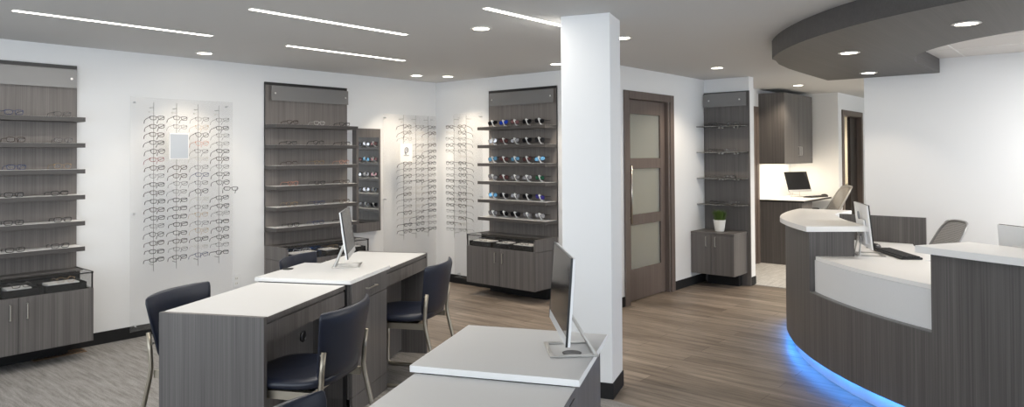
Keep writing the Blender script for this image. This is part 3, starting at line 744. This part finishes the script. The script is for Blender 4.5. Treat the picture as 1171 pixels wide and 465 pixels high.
# ------------------------------------------------------------------ computers
def computer(label, loc, rz, tilt, screen='screen', w=.455, base_off=-.02, logo=False, lift=.072, shift=0.0):
    """all in one computer; local x along the screen, screen faces -y, base at z=0"""
    t = thing('desktop_computer', label, 'computer', loc, rz)
    h = .305
    P = bpy.data.objects.new('display', None)
    body = MB(); R_ = Matrix.Translation((0, 0, lift)) @ Matrix.Rotation(-tilt, 4, 'X')
    body.box(-w/2, w/2, -.004, .010, 0, h, R_)
    b_ = body.obj('display_housing', 'whitep', t, bevel=.002)
    q = MB(); q.box(-w/2+.001, w/2-.001, -.0065, -.0045, .034, h-.001, R_); q.obj('screen', screen, b_)
    q = MB(); q.box(-w/2+.001, w/2-.001, -.006, -.0045, .001, .033, R_); q.obj('chin', 'silver', b_)
    q = MB(); q.box(-w/2, w/2, -.0075, .0005, h, h+.002, R_); q.box(w/2, w/2+.0015, -.0075, .0005, .0, h, R_); q.box(-w/2-.0015, -w/2, -.0075, .0005, .0, h, R_); q.obj('bezel', 'blackp', b_)
    q = MB(); q.box(-.13, .13, .010, .026, .03, .20, R_); q.obj('rear_housing', 'whitep', b_, bevel=.008)
    if logo:
        q = MB(); ring = [R_ @ Vector((.0+.026*math.cos(a*PI/12), .0275, .225+.026*math.sin(a*PI/12))) for a in range(24)]; q.tube(ring, .0034, 6, closed=True)
        q.tube([R_ @ Vector((-.010, .0275, .240)), R_ @ Vector((-.004, .0275, .212))], .002, 5); q.tube([R_ @ Vector((.006, .0275, .236)), R_ @ Vector((.002, .0275, .208))], .002, 5)
        q.tube([R_ @ Vector((-.007, .0275, .226)), R_ @ Vector((.005, .0275, .228))], .002, 5)
        q2 = MB(); q2.lathe([(.001, 0), (.027, 0), (.027, .001), (.001, .001)], 24, R_ @ Matrix.Translation((0, .0262, .225)) @ Matrix.Rotation(-PI/2, 4, 'X')); q2.obj('logo_disc', 'silver', b_)
        q.obj('logo', 'grey', b_)
    # stand: flat rectangular loop base and two slanted arms
    bw, b0, b1 = .100, -.085+shift, .095+shift
    q = MB(); q.box(-bw, bw, b0, b0+.018, 0, .007); q.box(-bw, bw, b1-.018, b1, 0, .007); q.box(-bw, -bw+.018, b0+.018, b1-.018, 0, .007); q.box(bw-.018, bw, b0+.018, b1-.018, 0, .007)
    q.obj('base_loop', 'steel', t, bevel=.002)
    q = MB(); top = R_ @ Vector((0, .026, .075))
    for sg in (-1, 1): q.tube([(sg*.080, b1-.012, .006), (sg*.055, top.y+.012, top.z-.004), (sg*.045, top.y, top.z)], .0055, 8)
    q.tube([(-.055, top.y+.012, top.z-.004), (.055, top.y+.012, top.z-.004)], .006, 8)
    q.obj('stand_arm', 'steel', t)
    return t
computer('desktop computer with grey screen turned right on left island slab', L1(-.003, .254, .804), A1+math.radians(19.8), .14, 'screen_l', shift=.02)
computer('desktop computer with black screen on the slab beside the column', L2(2.585, .585, .804), A2+math.radians(20.5)+PI, .07, 'screen', shift=.04)
C_ALC = (10.62, 3.47, .896)
computer('small desktop computer on the work alcove counter', C_ALC, math.radians(-24), .30, 'screen')
computer('white backed desktop computer with round logo on reception worktop', (5.457, 1.325, .813), math.radians(24.5)+0, .10, 'screen', logo=True, lift=.06, shift=-.02)
computer('white backed computer partly cut off behind right reception counter', (4.70, .29, .813), math.radians(50), .08, 'screen', lift=.012)
def mouse(label, loc, rz):
    m = MB(); vs = []; n = 14; rings = [(1.0, 0), (1.02, .010), (.86, .024), (.5, .034), (.05, .037)]
    for s_, z in rings:
        for k in range(n):
            a = 2*PI*k/n; vs.append((.030*s_*math.cos(a), .052*s_*math.sin(a), z))
    fs = [(i*n+k, i*n+(k+1) % n, (i+1)*n+(k+1) % n, (i+1)*n+k) for i in range(4) for k in range(n)] + [tuple(range(n-1, -1, -1)), tuple(4*n+k for k in range(n))]
    m.add(vs, fs); o = m.obj('computer_mouse', 'blackp', smooth=True, loc=loc, rz=rz); return tag(o, label, 'mouse')
m = MB(); m.lathe([(.001, 0), (.034, 0), (.036, .003), (.030, .004), (.001, .002)], 24, Matrix.Translation(L2(2.556, .528, .8042))); g = m.obj('desk_grommet', 'blackp'); tag(g, 'round black cable grommet under the computer beside the column', 'grommet')
mouse('black computer mouse left of the reception keyboard', (5.87, 1.375, .813), .6)
mouse('dark computer mouse on the alcove counter', (10.93, 3.22, .896), .2)
def keyboard(label, loc, rz, w=.43):
    t = thing('keyboard', label, 'keyboard', loc, rz)
    MB().prism([(-w/2, -.07), (w/2, -.07), (w/2, .07), (-w/2, .07)], 0, .014).obj('keyboard_base', 'blackp', t, bevel=.004)
    q = MB()
    for r in range(5):
        for k in range(15):
            x = -w/2+.014+k*(w-.03)/15; q.box(x, x+(w-.03)/15-.004, -.058+r*.023, -.040+r*.023, .014, .020)
    q.obj('keys', 'key', t); return t
keyboard('long black keyboard on the white reception worktop', (5.58, 1.165, .813), math.radians(35)+.0, .50)
keyboard('dark keyboard in front of the alcove computer', (10.66, 3.26, .896), -.3, .40)

# ------------------------------------------------------------------ chairs
def curved_pad(w_top, w_bot, z0, z1, curve, thick, ycen, lean, rt=.05, nu=14, nv=10):
    """upright pad, concave towards -y"""
    front, back = [], []
    for j in range(nv+1):
        v = j/nv
        vv = .5 - .5*math.cos(PI*v)
        z = z0 + (z1-z0)*vv; w_ = w_bot + (w_top-w_bot)*vv
        d1 = (z1 - z)/rt; d0 = (z - z0)/rt
        k_ = 1.0
        if d1 < 1: w_ -= rt*(1-math.sqrt(max(0, 1-(1-d1)**2)))*1.3
        if d0 < 1: w_ -= rt*(1-math.sqrt(max(0, 1-(1-d0)**2)))*1.3
        e = min(1, min(vv, 1-vv)*9+.12)
        for i in range(nu+1):
            u = -1 + 2*i/nu; uu = math.sin(u*PI/2)
            x = uu*w_/2; yc = ycen + lean*(z-z0) + curve*(1-uu*uu)
            th = thick*.5*math.sqrt(max(.03, 1-abs(uu)**6))*math.sqrt(e)
            front.append((x, yc-th, z)); back.append((x, yc+th, z))
    n = (nu+1)*(nv+1); vs = front+back; fs = []
    for j in range(nv):
        for i in range(nu):
            a = j*(nu+1)+i; b = a+1; c_ = a+nu+2; d_ = a+nu+1
            fs.append((a, b, c_, d_)); fs.append((n+b, n+a, n+d_, n+c_))
    for i in range(nu):
        fs.append((i+1, i, n+i, n+i+1)); a = nv*(nu+1)+i; fs.append((a, a+1, n+a+1, n+a))
    for j in range(nv):
        a = j*(nu+1); fs.append((a, a+nu+1, n+a+nu+1, n+a)); a += nu; fs.append((a+nu+1, a, n+a, n+a+nu+1))
    return vs, fs
def seat_pad(w, d, yc, z, thick, dip=.012):
    vs = []; fs = []; nr, n = 7, 36
    prof = [(0.0, 1.0), (.5, 1.0), (.80, .98), (.93, .86), (.99, .55), (1.0, .1), (.985, -.35), (.93, -.5), (.5, -.5), (0, -.5)]
    for s_, zz in prof:
        for k in range(n):
            a = 2*PI*k/n; c_, s2 = math.cos(a), math.sin(a); e = 2/3.6
            x = math.copysign(abs(c_)**e, c_)*w/2*max(s_, .001); y = math.copysign(abs(s2)**e, s2)*d/2*max(s_, .001)
            rise = .022*max(0, (y/(d/2)))**2 if zz > 0 else 0.010*max(0, (y/(d/2)))**2
            droop = -.014*max(0, (-y/(d/2)))**3
            vs.append((x, yc+y, z + zz*thick*.5 - (dip*(1-min(1, s_*s_)) if zz > 0 else 0) + rise + droop))
    m = len(prof)
    for i in range(m-1):
        for k in range(n):
            k2 = (k+1) % n; fs.append((i*n+k, (i+1)*n+k, (i+1)*n+k2, i*n+k2))
    return vs, fs
def make_chair(label):
    """front faces -y, origin on the floor under the seat centre"""
    t = thing('guest_chair', label, 'chair', group='navy guest chairs at the desks')
    m = MB(); m.add(*seat_pad(.485, .50, -.005, .450, .064)); m.obj('seat', 'navy', t, smooth=True)
    m = MB(); m.add(*curved_pad(.525, .415, .480, .806, .062, .044, .190, .14, rt=.028)); m.obj('backrest', 'navy', t, smooth=True)
    m = MB(); m.box(-.205, .205, -.195, .165, .405, .425); m.box(-.222, -.208, -.235, .215, .385, .425); m.box(.208, .222, -.235, .215, .385, .425); m.obj('seat_frame', 'frame', t)
    for sg in (-1, 1):
        x = sg*.232
        pts_ = [(x, .238, .622), (x, .228, .53), (x, .222, .44), (x, .232, .38), (x, .292, .14), (x, .318, .035), (x, .310, .013), (x, .285, .010), (x, -.18, .010), (x, -.222, .014), (x, -.235, .04), (x, -.232, .22), (x, -.228, .405)]
        q = MB(); q.tube(pts_, .0125, 8); q.obj('leg', 'frame', t, smooth=True)
        for z in (.565, .605):
            q = MB(); q.tube([(x-sg*.004, .222, z), (x-sg*.016, .222, z)], .006, 8); q.obj('back_screw', 'steel', t)
    return t
def dup(root, label):
    r = root.copy(); COL.objects.link(r); r['label'] = label
    for ch in list(root.children):
        c_ = ch.copy(); COL.objects.link(c_); c_.parent = r
    return r
ch0 = make_chair('navy vinyl guest chair in front, right of the left island')
def place(o, p, rz): o.location = p; o.rotation_euler = (0, 0, rz)
# chairs on the right of the left island face +y of its frame
place(ch0, L1(-1.115, -.020), A1+PI)
place(dup(ch0, 'navy guest chair at the far desk wing with steel legs on view'), L1(.265, -.030), A1+PI)
place(dup(ch0, 'navy guest chair behind the near left desk end panel'), L1(-.960, .590), A1)
place(dup(ch0, 'navy guest chair behind left island computer, only its back showing'), L1(.33, .60), A1)
place(dup(ch0, 'navy guest chair whose back top edges into the picture bottom'), L2(1.70, .965), A2)

def task_chair(label, loc, rz, sc=1.0):
    """mesh task chair, front faces -y"""
    t = thing('task_chair', label, 'chair', loc, rz, 'grey mesh task chairs')
    t.scale = (sc, sc, sc)
    m = MB(); m.add(*seat_pad(.50, .47, 0, .48, .06)); m.obj('seat', 'blackp', t, smooth=True)
    vs, fs = curved_pad(.40, .46, .58, 1.00, .04, .006, .16, .56, rt=.06)
    m = MB(); m.add(vs, fs); m.obj('back_mesh', 'mesh', t, smooth=True)
    ed = []
    for k in range(36):
        a = 2*PI*k/36; c_, s_ = math.cos(a), math.sin(a); e = 2/4.5
        u = math.copysign(abs(c_)**e, c_); v = math.copysign(abs(s_)**e, s_)
        z = .79 + v*.212; wv = .46 + (.40-.46)*(z-.58)/.42
        ed.append((u*wv/2, .16+.56*(z-.58)+.04*(1-u*u), z))
    q = MB(); q.tube(ed, .012, 8, closed=True); q.obj('back_frame', 'greymetal', t, smooth=True)
    q = MB(); q.tube([(0, .14, .42), (0, .24, .50), (0, .30, .70)], .018, 8); q.obj('back_spine', 'silver', t, smooth=True)
    for sg in (-1, 1):
        q = MB(); q.tube([(sg*.24, .05, .45), (sg*.29, .05, .48), (sg*.29, .03, .66)], .013, 8); q.box(sg*.29-.035, sg*.29+.035, -.12, .12, .66, .685); q.obj('armrest', 'blackp', t)
    q = MB(); q.tube([(0, 0, .10), (0, 0, .44)], .025, 10); q.obj('gas_column', 'blackp', t)
    q = MB()
    for k in range(5):
        a = 2*PI*k/5; q.tube([(0, 0, .11), (.28*math.cos(a), .28*math.sin(a), .075)], [.028, .016], 8)
    q.obj('star_base', 'silver', t)
    for k in range(5):
        a = 2*PI*k/5; q = MB(); q.tube([(.28*math.cos(a)-.02*math.sin(a), .28*math.sin(a)+.02*math.cos(a), .0305), (.28*math.cos(a)+.02*math.sin(a), .28*math.sin(a)-.02*math.cos(a), .0305)], .030, 14); q.obj('caster', 'blackp', t)
    return t
task_chair('grey mesh task chair tucked behind the reception desk', (6.90, 1.31, 0), math.radians(125+90), .94)
task_chair('grey mesh task chair beside the alcove counter', (10.52, 3.21, 0), math.radians(125+90), 1.06)

# ------------------------------------------------------------------ reception desk
t = thing('reception_desk', 'large curved grey wood reception desk with white counters', 'desk', (0, 0, 0))
RL = 2.888
A0, A1a, A2a, A3 = 95.5, 128.1, 151.0, 200.0
# curved laminate front: towers high at both sides, low panel in the middle
m = MB(); m.sector(C, 2.83, RL, A0, A1a, .10, .995, 24); m.obj('left_tower_front', 'lam', t)
m = MB(); m.sector(C, 2.83, RL, A2a, A3, .10, .995, 40); m.obj('right_tower_front', 'lam', t)
m = MB(); m.sector(C, 2.852, RL, A1a, A2a, .10, .560, 30); m.obj('low_front_panel', 'lam', t)
m = MB(); m.sector(C, 2.852, 2.889, A1a, A2a, .560, .566, 30); m.obj('panel_cap', 'cap', t)
m = MB(); m.sector(C, 2.575, 2.83, A1a-.55, A1a, .10, .995, 1); m.sector(C, 2.575, 2.60, A0, A1a-.55, .10, .995, 24); m.sector(C, 2.575, 2.83, A0, A0+.5, .10, .995, 1)
m.obj('left_tower_body', 'lam', t)
m = MB(); m.sector(C, 2.575, 2.83, A2a, A2a+.5, .10, .995, 1); m.sector(C, 2.575, 2.60, A2a+.5, A3, .10, .995, 30); m.obj('right_tower_body', 'lam', t)
m = MB(); m.sector(C, 2.825, 2.8515, A1a+.02, A2a-.02, .50, .786, 30); m.obj('white_inner_panel', 'whitepaint', t)
# work surface
m = MB(); m.sector(C, lambda s: 2.2 if s > .18 else 2.0, 2.845, A1a+.02, A2a-.02, .787, .812, 30)
m.sector(C, lambda s: 1.91 + .09*s, 2.573, 96, A1a+.02, .787, .812, 24); m.sector(C, 2.10, 2.573, A2a-.02, A3, .787, .812, 30)
m.obj('worktop', 'white', t)
m = MB(); m.sector(C, 2.56, 2.84, A1a+.1, A2a-.1, .10, .14, 20); m.obj('base_shelf', 'lam', t)
m = MB(); m.sector(C, 2.78, 2.835, A0, A3, 0, .088, 80); m.obj('toe_kick', 'silver', t)
m = MB(); m.sector(C, 2.842, 2.870, A0+1, A3-1, .0915, .0985, 80); m.obj('blue_light_strip', 'blueled', t)
m = MB(); m.sector(C, lambda s: 2.50-.10*max(0, 1-s*3), lambda s: 2.83+.115*min(1, (s)*1.7)+.005, 96.2, 130.2, .995, 1.033, 40); m.obj('left_counter_top', 'white', t, bevel=.003)
m = MB(); m.sector(C, 2.545, 2.955, 150.2, A3+1, .995, 1.033, 50); m.obj('right_counter_top', 'white', t, bevel=.003)
box(6.31, 6.335, 1.10, 2.06, .0, 1.025).obj('back_partition', 'lam', t, bevel=.001)
# blue glow lamps along the plinth (the led strip)
for k in range(12):
    a = 99 + k*7.4
    ar = math.radians(a); l = area('plinth_led', (C[0]+2.862*math.cos(ar), C[1]+2.862*math.sin(ar), .090), .34, .02, .34, (.02, .27, 1.0), (0, 0, ar+PI/2)); l.parent = t

# ------------------------------------------------------------------ work alcove
t = thing('alcove_counter', 'dark laminate alcove counter with pale top and end panel', 'desk', (9.74, 3.137, 0))
m = MB(); m.box(0, 1.24, 0, .604, .868, .896); m.obj('countertop', 'white', t, bevel=.001)
m = MB(); m.box(-.002, 1.242, -.003, -.0005, .866, .890); m.box(-.003, -.0005, -.003, .604, .866, .890); m.obj('front_edge', 'blackp', t)
box(.01, .035, .03, .603, .006, .867).obj('end_panel', 'lam', t)
box(.04, 1.22, .50, .52, .45, .867).obj('modesty_panel', 'lam', t)
box(.04, .45, .03, .49, .60, .866).obj('drawer', 'lam', t)
t = thing('upper_cabinet', 'tall grey laminate wall cabinet above the alcove computer', 'cabinet', (9.75, 3.385, 1.39))
box(0, 1.19, .018, .357, .035, .99).obj('body', 'lam', t, bevel=.001)
box(-.003, -.0005, .0, .357, .0, .99).obj('end_panel', 'lam', t)
for xa, xb, hx in ((0, .593, .555), (.596, 1.19, .635)):
    dr = box(xa, xb, 0, .017, .085, .99).obj('door', 'lam', t, bevel=.001)
    q = MB(); q.tube([(hx, 0, .24), (hx, -.025, .24), (hx, -.025, .12), (hx, 0, .12)], .005, 8); q.obj('handle', 'metal', dr)
box(0, 1.19, 0, .018, 0, .083).obj('light_rail', 'lam', t)
box(.1, 1.1, .20, .24, .028, .034).obj('task_light', emit('under cabinet lamp', (1, .86, .62), 4), t)
l = area('task_light_beam', (.6, .22, .022), 1.0, .05, 2.5, (1, .84, .62)); l.parent = t
# room beyond the corridor: dark cabinet with cream top and a small plant
t = thing('far_counter', 'dark cabinet with cream top seen through the open doorway', 'cabinet', (13.45, 3.2, 0))
box(0, .62, 0, 2.1, 0, .80).obj('body', 'darkdoor', t); box(-.02, .62, -.01, 2.1, .80, .835).obj('countertop', 'cream', t)
t = thing('small_plant', 'tiny dark plant on the counter beyond the doorway', 'plant', (13.60, 3.66, .835))
MB().lathe([(.03, 0), (.04, .07), (.03, .07)], 14).obj('pot', 'pot', t)
q = MB(); rg = random.Random(9)
for i in range(60):
    a = rg.uniform(0, 2*PI); e_ = rg.uniform(.3, 1.3); ln = rg.uniform(.08, .16); dv = Vector((math.cos(a)*math.cos(e_), math.sin(a)*math.cos(e_), math.sin(e_)))
    s_ = Vector((-math.sin(a), math.cos(a), 0))*.008; b0 = Vector((0, 0, .06)); q.add([b0, b0+dv*ln*.5-s_, b0+dv*ln, b0+dv*ln*.5+s_], [(0, 1, 2, 3)])
q.obj('foliage', 'grass', t)

# ------------------------------------------------------------------ daylight and camera
wd = bpy.data.worlds.new('world'); scene.world = wd; wd.use_nodes = True
bg = wd.node_tree.nodes['Background']; bg.inputs['Color'].default_value = (.86, .93, 1.0, 1); bg.inputs['Strength'].default_value = 1.6

ca = math.radians(40.475); th, ro = -.0154, -.0060
cx_, sx_ = math.cos(th), math.sin(th); Rx = Matrix(((1, 0, 0), (0, cx_, sx_), (0, -sx_, cx_)))
cz_, sz_ = math.cos(ro), math.sin(ro); Rz = Matrix(((cz_, sz_, 0), (-sz_, cz_, 0), (0, 0, 1)))
MM = Rz @ Rx
B = Matrix(((math.sin(ca), 0, math.cos(ca)), (-math.cos(ca), 0, math.sin(ca)), (0, 1, 0)))
right = B @ MM.row[0]; up = B @ MM.row[1]; fwd = B @ MM.row[2]
cam = bpy.data.cameras.new('camera'); co = bpy.data.objects.new('camera', cam); COL.objects.link(co)
cam.sensor_width = 36; cam.lens = 36*798.48/1171; cam.shift_y = (164.53-232.5)/1171; cam.clip_start = .05
co.matrix_world = Matrix(((right.x, up.x, -fwd.x, 0), (right.y, up.y, -fwd.y, 0), (right.z, up.z, -fwd.z, 1.5414), (0, 0, 0, 1)))
scene.camera = co
scene.view_settings.view_transform = 'Standard'; scene.view_settings.look = 'None'; scene.view_settings.gamma = 1; scene.view_settings.exposure = 1.05
scene.view_settings.use_curve_mapping = False
scene.cycles.use_denoising = True
scene.cycles.max_bounces = 8; scene.cycles.diffuse_bounces = 5; scene.cycles.glossy_bounces = 4; scene.cycles.transparent_max_bounces = 16; scene.cycles.transmission_bounces = 6
scene.cycles.sample_clamp_indirect = 6
scene.cycles.caustics_reflective = False; scene.cycles.caustics_refractive = False
